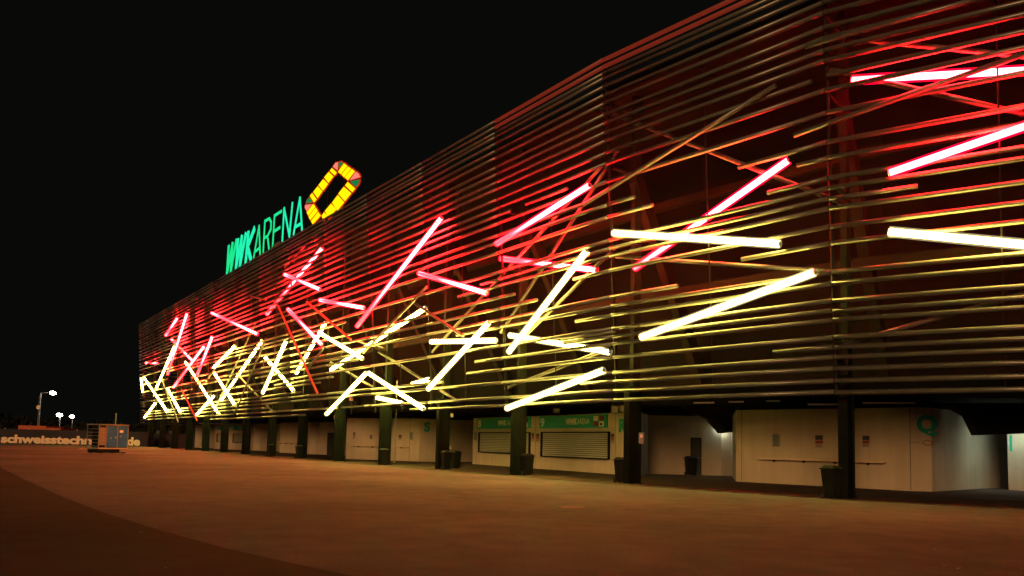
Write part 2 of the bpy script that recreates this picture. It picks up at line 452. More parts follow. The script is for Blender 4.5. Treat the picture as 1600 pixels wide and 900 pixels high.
LIGHTS = [
 ('r',1332,125,1640,108,BK), ('r',1390,270,1640,184,FR), ('w',1390,362,1640,386,FR), ('w',959,364,1217,381,FR), ('w',1002,527,1271,426,FR),
 ('r',992,419,1231,251,BK), ('r',776,381,920,290,FR), ('w',795,550,916,393,FR), ('r',783,404,931,422,BK), ('w',797,524,952,550,BK),
 ('w',792,638,942,579,FR), ('w',674,534,774,532,FR), ('w',669,608,763,505,FR+.2), ('r',655,427,760,458,FR), ('r',558,510,689,341,FR),
 ('w',510,647,572,583,FR), ('w',576,583,661,638,FR), ('w',517,578,664,482,BK), ('w',499,520,566,560,FR), ('r',450,483,502,538,FR),
 ('r',500,469,568,481,FR), ('r',445,429,499,452,FR), ('r',417,491,503,388,BK), ('w',463,583,508,505,BK), ('w',410.5,614,446.5,534,FR),
 ('w',415,559,458.5,610,BK), ('r',331,489,402,522,FR), ('w',334,574,367,541,FR), ('w',345,626,410,532,BK), ('w',335,583,366.5,632,FR+.2),
 ('w',307,648,334,619,FR), ('w',290,566,342,647,BK), ('r',259,524,277,497,FR), ('r',292,490,262,585,FR), ('w',273,541,244,607,FR),
 ('r',268,530,301,564,BK), ('r',319,541,271,605,FR), ('r',331.6,526,308.4,585,FR), ('w',225,590,261.7,644,FR), ('w',261.7,607,281.7,644,FR),
 ('w',242.7,630,226,652,FR), ('w',588,621,628,630,BK), ('w',645,600,670,593,BK), ('r',228,567,246,567.5,BK), ('w',220.5,591,223,613,FR)]
RL = 0.115
for (c, xa, ya, xb, yb, off) in LIGHTS:
    a, ia, _ = on_facade(xa, ya, off); b_, ib, _ = on_facade(xb, yb, off)
    d = (b_ - a).normalized()
    o = MB().tube(a, b_, RL, 14).build('light_tube', M['red_light' if c == 'r' else 'white_light'], stadium, True)
    o['label'] = 'glowing red light tube' if c == 'r' else 'glowing warm white light tube'
    sl = MB().tube(a - d * .02, b_ + d * .02, 0.175, 14)  # added shell whose glow stands for the halo, not a fitting
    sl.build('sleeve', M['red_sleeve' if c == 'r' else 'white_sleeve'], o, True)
    MB().tube(a - d * .05, a - d * .022, RL * .9, 10).build('end_cap', M['galv'], o)
    MB().tube(b_ + d * .022, b_ + d * .05, RL * .9, 10).build('end_cap', M['galv'], o)

# stand behind the tubes: back wall, raker beams, floor edges
for i in range(0, 16):
    d0, d1 = vert_off(i), vert_off(i + 1)
    a = plan[i] - d0 * 6.0; b = plan[i + 1] - d1 * 6.0
    a2 = plan[i] - d0 * 6.3; b2 = plan[i + 1] - d1 * 6.3
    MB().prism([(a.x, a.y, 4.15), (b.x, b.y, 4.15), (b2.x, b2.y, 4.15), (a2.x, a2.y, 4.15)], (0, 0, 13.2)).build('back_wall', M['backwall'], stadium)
    # concourse ceiling
    a = plan[i] - d0 * 0.95; b = plan[i + 1] - d1 * 0.95; a2 = plan[i] - d0 * 26; b2 = plan[i + 1] - d1 * 26
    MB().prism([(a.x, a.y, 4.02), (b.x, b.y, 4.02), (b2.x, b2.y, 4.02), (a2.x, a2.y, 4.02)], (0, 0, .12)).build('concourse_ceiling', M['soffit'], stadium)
    for z, dd in ((8.2, 2.2), (12.6, 3.2)):
        a = plan[i] - d0 * dd; b = plan[i + 1] - d1 * dd; a2 = plan[i] - d0 * (dd + .3); b2 = plan[i + 1] - d1 * (dd + .3)
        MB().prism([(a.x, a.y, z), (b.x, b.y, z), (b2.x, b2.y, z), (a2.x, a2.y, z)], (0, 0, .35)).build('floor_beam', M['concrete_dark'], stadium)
    # roof edge slab and gutter
    a = plan[i] - d0 * 0.1; b = plan[i + 1] - d1 * 0.1; a2 = plan[i] - d0 * 14; b2 = plan[i + 1] - d1 * 14
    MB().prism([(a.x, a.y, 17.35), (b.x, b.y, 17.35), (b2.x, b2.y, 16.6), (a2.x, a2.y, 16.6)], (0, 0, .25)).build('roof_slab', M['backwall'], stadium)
for i in range(1, 16):
    v = vert_off(i).normalized(); t = Vector((-v.y, v.x))
    def P(d, z, s): q = plan[i] - v * d + t * s; return (q.x, q.y, z)
    MB().prism([P(1.0, 4.2, -.2), P(5.9, 4.2, -.2), P(5.9, 5.0, -.2), P(1.3, 13.5, -.2), P(1.0, 13.5, -.2)][:0] or
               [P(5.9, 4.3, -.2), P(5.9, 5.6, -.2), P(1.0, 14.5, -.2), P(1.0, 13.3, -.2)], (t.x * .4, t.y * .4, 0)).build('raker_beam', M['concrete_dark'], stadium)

# ---------------------------------------------------------------- concrete blocks under the stand
def wall_frame(A, B):
    """local x from A to B (left to right), y up, z towards the viewer"""
    u = (B - A).normalized(); n = Vector((u.y, -u.x, 0))
    return Matrix(((u.x, 0, n.x, A.x), (u.y, 0, n.y, A.y), (0, 1, 0, 0), (0, 0, 0, 1)))
def on_wall(A, B, px, py):
    u = (B - A).normalized(); n = Vector((u.y, -u.x, 0)); d = ray(px, py)
    t = n.dot(A - Vector((0, 0, EYE))) / n.dot(d)
    p = Vector((0, 0, EYE)) + d * t
    return (p - A).dot(u), p.z
def sx_of(A, B, px):                     # distance along the wall seen in picture column px (at eye height)
    return on_wall(A, B, px, 676 + .022 * px)[0]
def block(name, label, pts, h, m, joints=(), group='concrete blocks under the stand'):
    """pts: ground points in order; first runs left to right as seen, rest closes behind"""
    c = sum(pts, Vector()) / len(pts)
    t = thing(name, label, 'kiosk', (c.x, c.y, 0), group)
    b = MB(); b.prism([(p.x, p.y, 0) for p in pts], (0, 0, h)); w = b.build('wall', m, t)
    return t
def back(p, d): 
    v = Vector((0.81, 0.587, 0)); return p + v * d
def panel_joint(t, A, B, px, h):
    s = sx_of(A, B, px)
    MB().box((s - .012, 0.05, 0.002), (s + .012, h - .02, .006)).build('panel_joint', M['dark_print'], t, mtx=wall_frame(A, B))
def arc(A, B, C, n=6):
    """quadratic bend from A to C around B"""
    return [A * (1 - k / n) ** 2 + B * 2 * (k / n) * (1 - k / n) + C * (k / n) ** 2 for k in range(n + 1)]
def poster(t, A, B, x0, y0, x1, y1, kind=0):
    s0, z1 = on_wall(A, B, x0, y0); s1, z0 = on_wall(A, B, x1, y1)
    fr = wall_frame(A, B)
    o = MB().box((s0, z0, .005), (s1, z1, .02)).build('poster', M['grey_print' if kind else 'paper'], t, mtx=fr)
    w, hh = s1 - s0, z1 - z0
    if kind == 0:
        MB().box((s0 + .08 * w, z0 + hh * .60, .021), (s1 - .08 * w, z1 - hh * .05, .024)).build('poster_picture', M['dark_print'], o, mtx=fr)
        MB().box((s0 + .08 * w, z0 + hh * .32, .021), (s1 - .08 * w, z0 + hh * .55, .024)).build('poster_picture', M['red_print'], o, mtx=fr)
        b = MB()
        for k in range(4): b.box((s0 + .12 * w, z0 + hh * (.06 + .06 * k), .021), (s1 - (.15 + .1 * (k % 2)) * w, z0 + hh * (.085 + .06 * k), .024))
        b.build('poster_text', M['dark_print'], o, mtx=fr)
    else:
        b = MB()
        for k in range(9): b.box((s0 + .1 * w, z0 + hh * (.06 + .1 * k), .021), (s1 - (.1 + .08 * (k % 3)) * w, z0 + hh * (.10 + .1 * k), .024))
        b.build('poster_text', M['dark_print'], o, mtx=fr)
def shelf(t, A, B, x0, x1, z=1.13):
    s0, s1 = sx_of(A, B, x0), sx_of(A, B, x1); fr = wall_frame(A, B)
    o = MB().box((s0, z, .004), (s1, z + .05, .33)).build('shelf', M['wood'], t, mtx=fr)
    for k in range(4):
        s = s0 + (s1 - s0) * (k + .5) / 4
        MB().box((s - .012, z - .09, .004), (s + .012, z - .002, .22)).build('bracket', M['steel_dark'], o, mtx=fr)
def door(t, A, B, x0, x1, h=2.1):
    s0, s1 = sx_of(A, B, x0), sx_of(A, B, x1); fr = wall_frame(A, B)
    o = MB().box((s0 + .05, .02, .006), (s1 - .05, h, .03)).build('door', M['door'], t, mtx=fr)
    f = MB(); f.box((s0, .01, .004), (s0 + .05, h + .06, .05)); f.box((s1 - .05, .01, .004), (s1, h + .06, .05)); f.box((s0 + .05, h, .004), (s1 - .05, h + .06, .05))
    f.build('door_frame', M['steel_dark'], o, mtx=fr)
    MB().box((s1 - .17, 1.0, .031), (s1 - .09, 1.04, .08)).build('handle', M['galv'], o, mtx=fr)
def big_letter(t, ch, A, B, x0, y0, x1, y1, bend=None):
    s0, z1 = on_wall(A, B, x0, y0); s1, z0 = on_wall(A, B, x1, y1)
    fr = wall_frame(A, B) @ Matrix.Translation((s0, z0, .008))
    hgt = z1 - z0
    o = lettering('letter', ch, hgt / .70, fr, M['teal'], t, bold=hgt * .075, depth=.004)
    if bend:                                   # wrap the painted letter round the curved corner
        inv = wall_frame(A, B).inverted(); loc = [inv @ p for p in bend]
        f2 = wall_frame(A, B)
        for v in o.data.vertices:
            q = f2.inverted() @ v.co
            for k in range(len(loc) - 1):
                if loc[k].x <= q.x <= loc[k+1].x or (k == 0 and q.x < loc[0].x) or (k == len(loc) - 2 and q.x > loc[-1].x):
                    u = (q.x - loc[k].x) / (loc[k+1].x - loc[k].x); q.z += loc[k].z + (loc[k+1].z - loc[k].z) * u + .012; break
            v.co = f2 @ q
    return o

# --- block Q
A = at_y(1150, 37.9); B = at_y(1424, 32.2); C = at_y(1457, 32.1); D = at_y(1534, 36.0)
bendQ = [B, C]
tQ = block('ticket_block', 'pinkish concrete block with teal letter Q, long shelf and posters', [A] + bendQ + [D, back(D, 9), at_y(1200, 50), at_y(1142, 47.2)], 3.5, M['concrete'])
panel_joint(tQ, A, B, 1159, 3.5); panel_joint(tQ, A, B, 1422.5, 3.5)
shelf(tQ, A, B, 1189, 1385)
poster(tQ, A, B, 1207, 678, 1219, 698, 1); poster(tQ, A, B, 1273, 679, 1287, 700); poster(tQ, A, B, 1347, 680, 1360, 699)
BQ, CQ = bendQ[0], bendQ[-1]
big_letter(tQ, 'Q', BQ, CQ, 1432, 649, 1453, 675, bendQ)
fr = wall_frame(BQ, CQ)
s, z = on_wall(BQ, CQ, 1449, 692)
b = MB(); 
for k in range(8):
    a0, a1 = 2*math.pi*k/8, 2*math.pi*(k+1)/8
    b.tube((s + .2*math.cos(a0), z + .1*math.sin(a0), .03), (s + .2*math.cos(a1), z + .1*math.sin(a1), .03), .012, 4)
b.build('arrow_mark', M['red_print'], tQ, mtx=fr)
MB().box((s - .75, z - .01, .022), (s - .3, z + .02, .03)).build('text_line', M['grey_print'], tQ, mtx=fr)
# strip letter on its left flank
A2 = back(A, 9)

# --- kiosks 8, 9 and block R
K0 = at_y(738, 59.0); K1 = at_y(1000, 42.0); W0 = at_y(1012, 45.9); W1 = at_y(1127, 45.4)
tR = block('kiosk_block', 'concrete kiosk block with two shuttered counters numbered 8 and 9 and teal letter R', [K0, K1, W0, W1, back(W1, 7), back(K0, 7)], 3.5, M['concrete'])
for x in (745, 836.5, 961.5): panel_joint(tR, K0, K1, x, 3.5)
frK = wall_frame(K0, K1)
def counter(t, A, B, hx0, hy0, hx1, hy1, sx0, sy0, sx1, sy1, num, full=True):
    fr = wall_frame(A, B)
    s0, z1 = on_wall(A, B, hx0, hy0); s1, _ = on_wall(A, B, hx1, hy0); _, z0 = on_wall(A, B, hx0, hy1)
    hd = MB().box((s0, z0, .004), (s1, z1, .06)).build('header_sign', M['teal'], t, mtx=fr)
    hh = z1 - z0; w = s1 - s0
    def tx(name, s, size, x, y, m, bold=0.0, sx=1.0, shear=0.0):
        lettering(name, s, size, fr @ Matrix.Translation((s0 + x * w, z0 + y * hh, .063)), m, hd, bold, .002, sx, 'LEFT', shear)
    if num:
        tx('number', num, hh * .95, .015, .17, M['white_print'], hh * .025, 1.3)
        tx('lettering', 'WWK', hh * .62, .42, .3, M['white_print'], hh * .035, .85, .15)
        tx('lettering', 'ARENA', hh * .62, .585, .3, M['white_print'], -.002, .82, .1)
        for q, (dx, dy, mm) in enumerate(((0, .52, 'white_print'), (.075, .55, 'red_print'), (0, .12, 'red_print'), (.075, .1, 'white_print'))):
            MB().box((s0 + (.82 + dx) * w, z0 + dy * hh, .061), (s0 + (.882 + dx) * w, z0 + (dy + .36) * hh, .066)).build('emblem', M[mm], hd, mtx=fr)
        MB().box((s0 + .905 * w, z0 + .18 * hh, .067), (s0 + .94 * w, z0 + .36 * hh, .070)).build('emblem', M['dark_print'], hd, mtx=fr)
    # opening: reveal frame, sunk shutter of slats
    s0, z1 = on_wall(A, B, sx0, sy0); s1, _ = on_wall(A, B, sx1, sy0); _, z0 = on_wall(A, B, sx0, sy1)
    f = MB(); d = .16
    f.box((s0 - .10, z0 - .06, .003), (s0, z1 + .05, d)); f.box((s1, z0 - .06, .003), (s1 + .05, z1 + .05, d))
    f.box((s0, z1, .003), (s1, z1 + .05, d)); f.box((s0, z0 - .06, .003), (s1, z0, d + .06))
    f.build('counter_frame', M['steel_dark'], t, mtx=fr)
    sh = MB().box((s0 + .002, z0 + .002, .003), (s1 - .002, z1 - .002, .02)).build('shutter', M['steel_dark'], t, mtx=fr)
    n = 12; dz = (z1 - z0 - .01) / n
    base = None
    for k in range(n):
        if base is None:
            base = MB().prism([(s0 + .01, 0, .021), (s0 + .01, dz * .10, .055), (s0 + .01, dz * .68, .065), (s0 + .01, dz * .78, .021)], (s1 - s0 - .02, 0, 0)).build('slat', M['shutter'], sh)
            me = base.data; bpy.data.objects.remove(base); base = me
        me2 = base
        o = bpy.data.objects.new('slat', me2); col.objects.link(o); o.parent = sh
        o.matrix_local = fr @ Matrix.Translation((0, z0 + .005 + k * dz, 0))
counter(tR, K0, K1, 747, 654, 830, 670.3, 751, 676.5, 829, 705.5, '8')
counter(tR, K0, K1, 844.5, 650.8, 950, 669.5, 849, 676, 953, 712, '9')
for (x0, y0, x1, y1, kd) in ((741, 675, 745, 688, 1), (831, 676, 835, 690, 0), (838, 677, 843, 690, 0), (955, 677, 960, 692, 0)): poster(tR, K0, K1, x0, y0, x1, y1, kd)
big_letter(tR, 'R', K0, K1, 967, 655, 979, 674)
door(tR, W0, W1, 1079, 1096, 2.15)

# --- block S
A = at_y(540, 66.0); B = at_y(654, 62.8); C = at_y(687, 63.4); 
bendS = [B, C]
tS = block('ticket_block', 'tan concrete block with teal letter S and dark shelf beside the thin pipe', [A] + bendS + [back(C, 8), back(A, 8)], 3.5, M['concrete'])
shelf(tS, A, B, 551, 640); panel_joint(tS, A, B, 640, 3.5)
big_letter(tS, 'S', bendS[0], bendS[-1], 663, 660, 673, 674, bendS)
poster(tS, A, B, 552, 675, 555, 686, 0); poster(tS, A, B, 623, 679, 628, 687, 0); poster(tS, A, B, 641, 675, 645, 687, 1); poster(tS, A, B, 578, 679, 582, 686, 1)
# --- recessed wall between S and the kiosks
A = at_y(700, 69.0); B = at_y(740, 66.0)
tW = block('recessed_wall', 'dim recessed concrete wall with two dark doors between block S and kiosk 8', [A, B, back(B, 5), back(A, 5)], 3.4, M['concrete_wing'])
door(tW, A, B, 705, 712); door(tW, A, B, 731, 737.5)
# --- block T
A = at_y(436, 90.0); B = at_y(476, 85.0); C = at_y(497, 84.0)
bendT = arc(B, at_y(484, 83.6), C); D = at_y(528, 80.0)
tT = block('ticket_block', 'tan concrete block with faint letter T, a shelf and a dark doorway', [A] + bendT + [D, back(D, 8), back(A, 8)], 3.5, M['concrete'])
shelf(tT, A, B, 436, 470); big_letter(tT, 'T', C, D, 495, 664, 503, 676); door(tT, C, D, 512, 526, 2.3)
# --- farther blocks
A = at_y(395, 101.0); B = at_y(426, 97.0)
tV = block('ticket_block', 'brown concrete block far along, between the dark pillars left of block T', [A, B, back(B, 8), back(A, 8)], 3.5, M['concrete'])
A = at_y(333, 108.0); B = at_y(390, 101.5)
tU = block('kiosk_block', 'far kiosk block with two pale headers above small shutters', [A, B, back(B, 7), back(A, 7)], 3.5, M['concrete'])
counter(tU, A, B, 340, 666, 353, 672.5, 341, 678, 352, 690, '7'); counter(tU, A, B, 364, 665.5, 384, 672, 366, 678, 383, 691, '6')
A = at_y(304, 117.0); B = at_y(324, 113.0)
tX = block('ticket_block', 'farthest tan concrete block, narrow between two dark pillars', [A, B, back(B, 7), back(A, 7)], 3.4, M['concrete'])
for (x0, x1, lb) in ((243, 256, 'left pane of the two greenish glass screens at the far end'), (263, 274, 'right pane of the two greenish glass screens at the far end')):
    A = at_y(x0, 126.0); B = at_y(x1, 124.0); fr = wall_frame(A, B); w = (B - A).length
    t = thing('glass_screen', lb, 'screen', A, 'glass screens at the far end')
    MB().box((.05, .25, -.02), (w - .05, 2.5, .02)).build('pane', M['glass'], t, mtx=fr)
    f = MB(); f.box((0, 0, -.04), (.05, 2.6, .04)); f.box((w - .05, 0, -.04), (w, 2.6, .04)); f.box((.05, 2.5, -.04), (w - .05, 2.58, .04)); f.box((.05, .17, -.04), (w - .05, .25, .04))
    f.build('screen_frame', M['steel_dark'], t, mtx=fr)

# passage right of R: orange wall panels, white-lit flank, sloping stair soffit
A = at_y(1122, 48.5); B = at_y(1150, 47.5)
t = thing('passage_wall', 'orange lit wall panels at the back of the passage between blocks R and Q', 'wall', A)
MB().box((0, 0, -.3), ((B - A).length, 2.9, 0)).build('panel', M['concrete'], t, mtx=wall_frame(A, B))
panel_joint(t, A, B, 1136, 2.9)
def soffit(name, label, pts_px, Yn, Yf):
    """black stair underside, outline in the picture taken at depth Yn, reaching back to Yf"""
    def P(px, py, Y):
        d = ray(px, py); tt = Y / d.y; return Vector((0, 0, EYE)) + d * tt
    a = [P(x, y, Yn) for x, y in pts_px]
    b = MB(); b.prism(a, (0, Yf - Yn, 0)); o = b.build('flight', M['soffit'])
    th = thing(name, label, 'staircase', (a[0].x, a[0].y, 0)); o.parent = th; o.matrix_parent_inverse = th.matrix_basis.inverted()
    return th
soffit('stair_underside', 'black sloping stair underside above the passage beside block R', [(1107, 655), (1127, 677), (1148, 675), (1148, 630), (1060, 630)], 43.6, 44.3)
soffit('stair_underside', 'black sloping stair underside above the right end of block Q', [(1516, 650), (1531, 680), (1640, 676), (1640, 630), (1480, 630)], 32.5, 33.1)
A = at_y(1535, 37.5); B = at_y(1576, 37.0)
t = thing('passage_wall', 'brown wall panels right of block Q under the black stair', 'wall', A)
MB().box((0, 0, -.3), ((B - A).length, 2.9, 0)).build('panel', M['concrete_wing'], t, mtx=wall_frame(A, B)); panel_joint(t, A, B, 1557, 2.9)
A = at_y(1576, 35.0); B = at_y(1650, 34.0)
t = thing('passage_wall', 'pale green lit wall with a green stripe at the right edge', 'wall', A)
MB().box((0, 0, -.3), ((B - A).length, 2.9, 0)).build('panel', M['concrete'], t, mtx=wall_frame(A, B))
s0, z1 = on_wall(A, B, 1577, 680); s1, z0 = on_wall(A, B, 1582, 705)
MB().box((s0, z0, .004), (s1, z1, .02)).build('stripe', M['teal'], t, mtx=wall_frame(A, B))
for (px, Y, lb) in ((1136, 45.3, 'long ceiling lamp in the passage beside block R'), (1600, 33.7, 'long ceiling lamp over the pale wall at the right edge')):
    p = at_y(px, Y)
    t = thing('passage_lamp', lb, 'lamp', (p.x, p.y, 2.8), 'lamps lighting the passages')
    MB().box((-.6, -.06, -.03), (.6, .06, .03)).build('diffuser', M['bright_passage_light' if px > 1500 else 'passage_light'], t, mtx=Matrix.Translation((p.x, p.y, 2.8)))
    MB().box((-.65, -.09, .031), (.65, .09, .09)).build('housing', M['galv'], t, mtx=Matrix.Translation((p.x, p.y, 2.8)))

# unlit strip lamps under the concourse ceiling
for (x0, x1, y, Y, lb) in ((1084, 1116, 629.5, 33, 'leftmost unlit strip lamp under the ceiling beside block Q'), (1138, 1162, 628, 32.5, 'middle unlit strip lamp under the ceiling left of block Q'),
                      (1197, 1219, 626.5, 32, 'short unlit strip lamp above the left poster of block Q'), (1262, 1312, 632, 31.0, 'long unlit strip lamp left of the rightmost pillar'), (1348, 1430, 629.5, 30.0, 'long unlit strip lamp right of the rightmost pillar')):
    def P(px, py, Y): d = ray(px, py); return Vector((0, 0, EYE)) + d * (Y / d.y)
    a, b_ = P(x0, y, Y), P(x1, y - .3, Y - .2)
    t = thing('strip_lamp', lb, 'lamp', a, 'unlit strip lamps under the ceiling')
    MB().tube(a, b_, .035, 8).build('tube', M['dead_lamp'], t)
    for q in (.1, .9):
        c = a.lerp(b_, q); MB().box((c.x - .01, c.y - .01, c.z + .03), (c.x + .01, c.y + .01, 4.02)).build('hanger', M['steel_dark'], t)

# ---------------------------------------------------------------- bins
def make_bin(label):
    t = thing('wheelie_bin', label, 'bin', (0, 0, 0), 'black bins at the pillars')
    b = MB()
    b.add([(-.24,-.26,.06),(.24,-.26,.06),(.24,.26,.06),(-.24,.26,.06),(-.31,-.34,.98),(.31,-.34,.98),(.31,.36,.98),(-.31,.36,.98)],
          [(0,3,2,1),(4,5,6,7),(0,1,5,4),(1,2,6,5),(2,3,7,6),(3,0,4,7)])
    b.build('body', M['bin'], t, bevel=.03)
    b = MB().box((-.35, -.38, .97), (.35, .38, 1.02)); b.add([(-.32,-.36,1.02),(.32,-.36,1.02),(.32,.34,1.03),(-.32,.34,1.03),(-.2,-.22,1.10),(.2,-.22,1.10),(.2,.24,1.12),(-.2,.24,1.12)],
          [(0,3,2,1),(4,5,6,7),(0,1,5,4),(1,2,6,5),(2,3,7,6),(3,0,4,7)])
    b.build('lid', M['bin'], t)
    MB().tube((-.28, .42, 1.0), (.28, .42, 1.0), .018, 8).build('handle', M['bin'], t)
    for s in (-1, 1): MB().tube((s * .26 - .03, .27, .1), (s * .26 + .03, .27, .1), .1, 14).build('wheel', M['rubber'], t)
    return t
bin0 = make_bin('black bin beside the rightmost pillar, in front of block Q')
def gp(px, py): g = ground(px, py); return (g.x, g.y, 0.008)
bin0.scale = (.8, .74, 1.0); bin0.location = gp(1300, 780); bin0.rotation_euler = (0, 0, .55)
for (px, py, lb, rz) in ((971, 755, 'black bin left of the pillar in front of letter R', .9), (824, 743, 'black bin at the foot of the pillar between counters 8 and 9', .6),
        (712, 733, 'right one of two overfull black bins at the pillar beside letter S', .6), (697, 734, 'left one of two overfull black bins at the pillar beside letter S', .5),
        (599, 727.5, 'black bin with a box on it at the pillar in front of block S', .6), (1078, 743, 'dark bin by the doorway in the wing of block R', .2),
        (423, 714, 'small far black bin beside the pillar at block T shelf', .6), (467, 717.5, 'small far black bin at the pillar right of the T block shelf', .6)):
    copy_tree(bin0, gp(px, py), lb, rz)
for (px, py, lb) in ((692, 708, 'pale rubbish sticking out of the left overfull bin'), (702, 709, 'pale crumpled rubbish between the two overfull bins'), (604, 701, 'pale carton lying on the bin at block S')):
    g = ground(px, py + 23)
    b = MB(); p0 = Vector((g.x, g.y - .05, 1.13)); 
    bm = bmesh.new(); bmesh.ops.create_icosphere(bm, subdivisions=2, radius=.17)
    for v in bm.verts: v.co *= random.uniform(.7, 1.25); v.co.z *= .8
    me = bpy.data.meshes.new('rubbish_bag'); bm.to_mesh(me); bm.free(); me.materials.append(M['bag'])
    o = link('rubbish_bag', me); o.location = p0 + Vector((0, 0, .1)); tag(o, lb, 'rubbish')

# small sign on pillar R, pipe by pillar S
g = ground(987, 755); 
def at_depth(px, py, Y): d = ray(px, py); return Vector((0, 0, EYE)) + d * (Y / d.y)
a = at_depth(998, 693, 33.0); b_ = at_depth(1006, 676, 33.0)
t = thing('pillar_sign', 'small pale notice fixed to the pillar beside letter R', 'sign', a)
MB().box((a.x, a.y, a.z), (b_.x, a.y + .02, b_.z)).build('board', M['grey_print'], t)
MB().box((a.x + .05, a.y - .006, a.z + .25), (b_.x - .05, a.y - .001, b_.z - .08)).build('pictogram', M['white_print'], t)
g = ground(616.5, 723)
t = thing('drain_pipe', 'thin pale vertical pipe beside the pillar in front of block S', 'pipe', (g.x, g.y, 0))
MB().tube((g.x, g.y, 0), (g.x, g.y, 6.2), .045, 8).build('pipe', M['galv'], t)
MB().tube((g.x, g.y, .0), (g.x, g.y, .12), .08, 8).build('foot', M['galv'], t)

# loudspeakers and cameras
def case(name, label, cat, px0, py0, px1, py1, Y, m, lens=True):
    a = at_depth(px0, py1, Y); b_ = at_depth(px1, py0, Y); c = (a + b_) / 2
    t = thing(name, label, cat, (c.x, c.y, a.z))
    w, h = abs(b_.x - a.x) / 2, abs(b_.z - a.z)
    b = MB(); b.add([(c.x - w, Y, a.z), (c.x + w, Y, a.z), (c.x + w * .8, Y + .4, a.z + .05), (c.x - w * .8, Y + .4, a.z + .05),
                     (c.x - w * 1.1, Y - .08, a.z + h), (c.x + w * 1.1, Y - .08, a.z + h), (c.x + w * .8, Y + .4, a.z + h * .9), (c.x - w * .8, Y + .4, a.z + h * .9)],
          [(0,3,2,1),(4,5,6,7),(0,1,5,4),(1,2,6,5),(2,3,7,6),(3,0,4,7)])
    b.build('case', m, t)
    MB().box((c.x - w * .8, Y - .1, a.z + h * .15), (c.x + w * .8, Y - .085, a.z + h * .85)).build('grille', M['dead_lamp'], t)
    MB().box((c.x - .03, Y + .05, a.z + h), (c.x + .03, Y + .12, max(4.02, a.z + h + .1))).build('bracket', M['steel_dark'], t)
case('loudspeaker', 'cream loudspeaker box above the joint between counter 9 and letter R', 'loudspeaker', 955, 634, 966, 646, 43, M['cream_box'])
case('loudspeaker', 'small cream box beside the loudspeaker, against the pillar at letter R', 'loudspeaker', 968, 633, 976, 644, 42.8, M['cream_box'])
case('loudspeaker', 'small dim box on the roof above the counter 9 header', 'loudspeaker', 864, 638, 875, 646, 49, M['cream_box'])
case('floodlight', 'small pale camera on the pillar right of block T, upper one', 'camera', 546, 620, 551, 626, 60, M['dead_lamp'])
case('floodlight', 'small pale camera low on the pillar right of block T', 'camera', 522, 649, 527, 655, 60, M['dead_lamp'])
case('floodlight', 'small pale camera on the pillar beside letter S', 'camera', 704, 646, 708.5, 652, 49, M['dead_lamp'])
case('floodlight', 'small pale camera under the tubes left of letter S', 'camera', 629, 634, 634, 638, 54, M['dead_lamp'])

# ---------------------------------------------------------------- roof sign
SO = LEAN * (18 - Z0) - 0.5
sA3 = Vector((*(P_R + nrm(3) * SO), 0)); sdir = Vector((-DIRL.x, -DIRL.y, 0)); sn = Vector((*nrm(3), 0))
def on_sign(px, py):
    d = ray(px, py); t = sn.dot(sA3 - Vector((0, 0, EYE))) / sn.dot(d)
    return Vector((0, 0, EYE)) + d * t
sign = thing('roof_sign', 'green glowing letters WWKARENA standing on the stadium roof edge', 'sign', on_sign(412, 395))
def stroke(pts, w, m, parent=None, name='letter'):
    """a letter as a chain of flat bars of width w in the sign plane, 0.22 m thick"""
    b = MB(); up = Vector((0, 0, 1))
    P3 = [on_sign(*p) for p in pts]
    for k in range(len(P3) - 1):
        a, c = P3[k], P3[k + 1]; d = (c - a).normalized(); s = d.cross(sn).normalized() * (w / 2)
        a = a - d * w * .3 + sn * (.004 * k); c = c + d * w * .3 + sn * (.004 * k)
        b.prism([a + s, c + s, c - s, a - s], -sn * .05)
    return b
def letter(chains, w, m):
    b = MB()
    for q, ch in enumerate(chains):
        s_ = stroke(ch, w, m); s_.v = [tuple(Vector(v) + sn * (.011 * q)) for v in s_.v]; b.add(s_.v, s_.f)
    return b.build('letter', M[m], sign)
letter([[(357,385.5),(354.4,426.5),(363,381.5),(360.3,423.5),(369,376.5)]], .62, 'green_neon')
letter([[(371.5,375),(368.3,418.5),(377.5,370.5),(374.6,415.5),(383.8,366)]], .62, 'cyan_neon')
letter([[(387.6,363.5),(383.4,409.5)],[(397,358),(386.6,385.5),(391.6,405)]], .62, 'cyan_neon')
letter([[(396,402),(404.4,353),(406,396.5)],[(399,392.5),(404.6,388)]], .26, 'green_neon')
letter([[(410.8,393.5),(413.5,345.5),(420.5,341.5),(423.5,347),(423,358),(417.8,369),(412.5,372)],[(417.8,369.5),(420,388.5)]], .26, 'green_neon')
letter([[(425.6,384.5),(428.5,337),(439.5,330)],[(427.2,362),(437,355.5)]], .26, 'green_neon')
off_bar = stroke([(426.5,384.6),(436,379.8)], .30, 'letter_off'); off_bar.build('unlit_stroke', M['letter_off'], sign)
letter([[(440.7,376),(443.5,325.5),(451.9,369),(456.6,317)]], .26, 'cyan_neon')
letter([[(458.2,366),(468.2,309),(471.5,358.5)],[(462,354),(470.2,349.3)]], .26, 'cyan_neon')
for px, py in ((360, 424), (376, 415), (390, 405), (404, 398), (418, 389), (432, 381), (447, 373), (464, 362)):
    p = on_sign(px, py) - sn * .35
    MB().tube((p.x, p.y, p.z - 1.6), (p.x, p.y, p.z + 2.0), .05, 6).build('support_post', M['steel_black'], sign)
    MB().tube((p.x, p.y, p.z + .2), (p.x + sn.x * .3, p.y + sn.y * .3, p.z + .2), .035, 6).build('support_arm', M['steel_black'], sign)

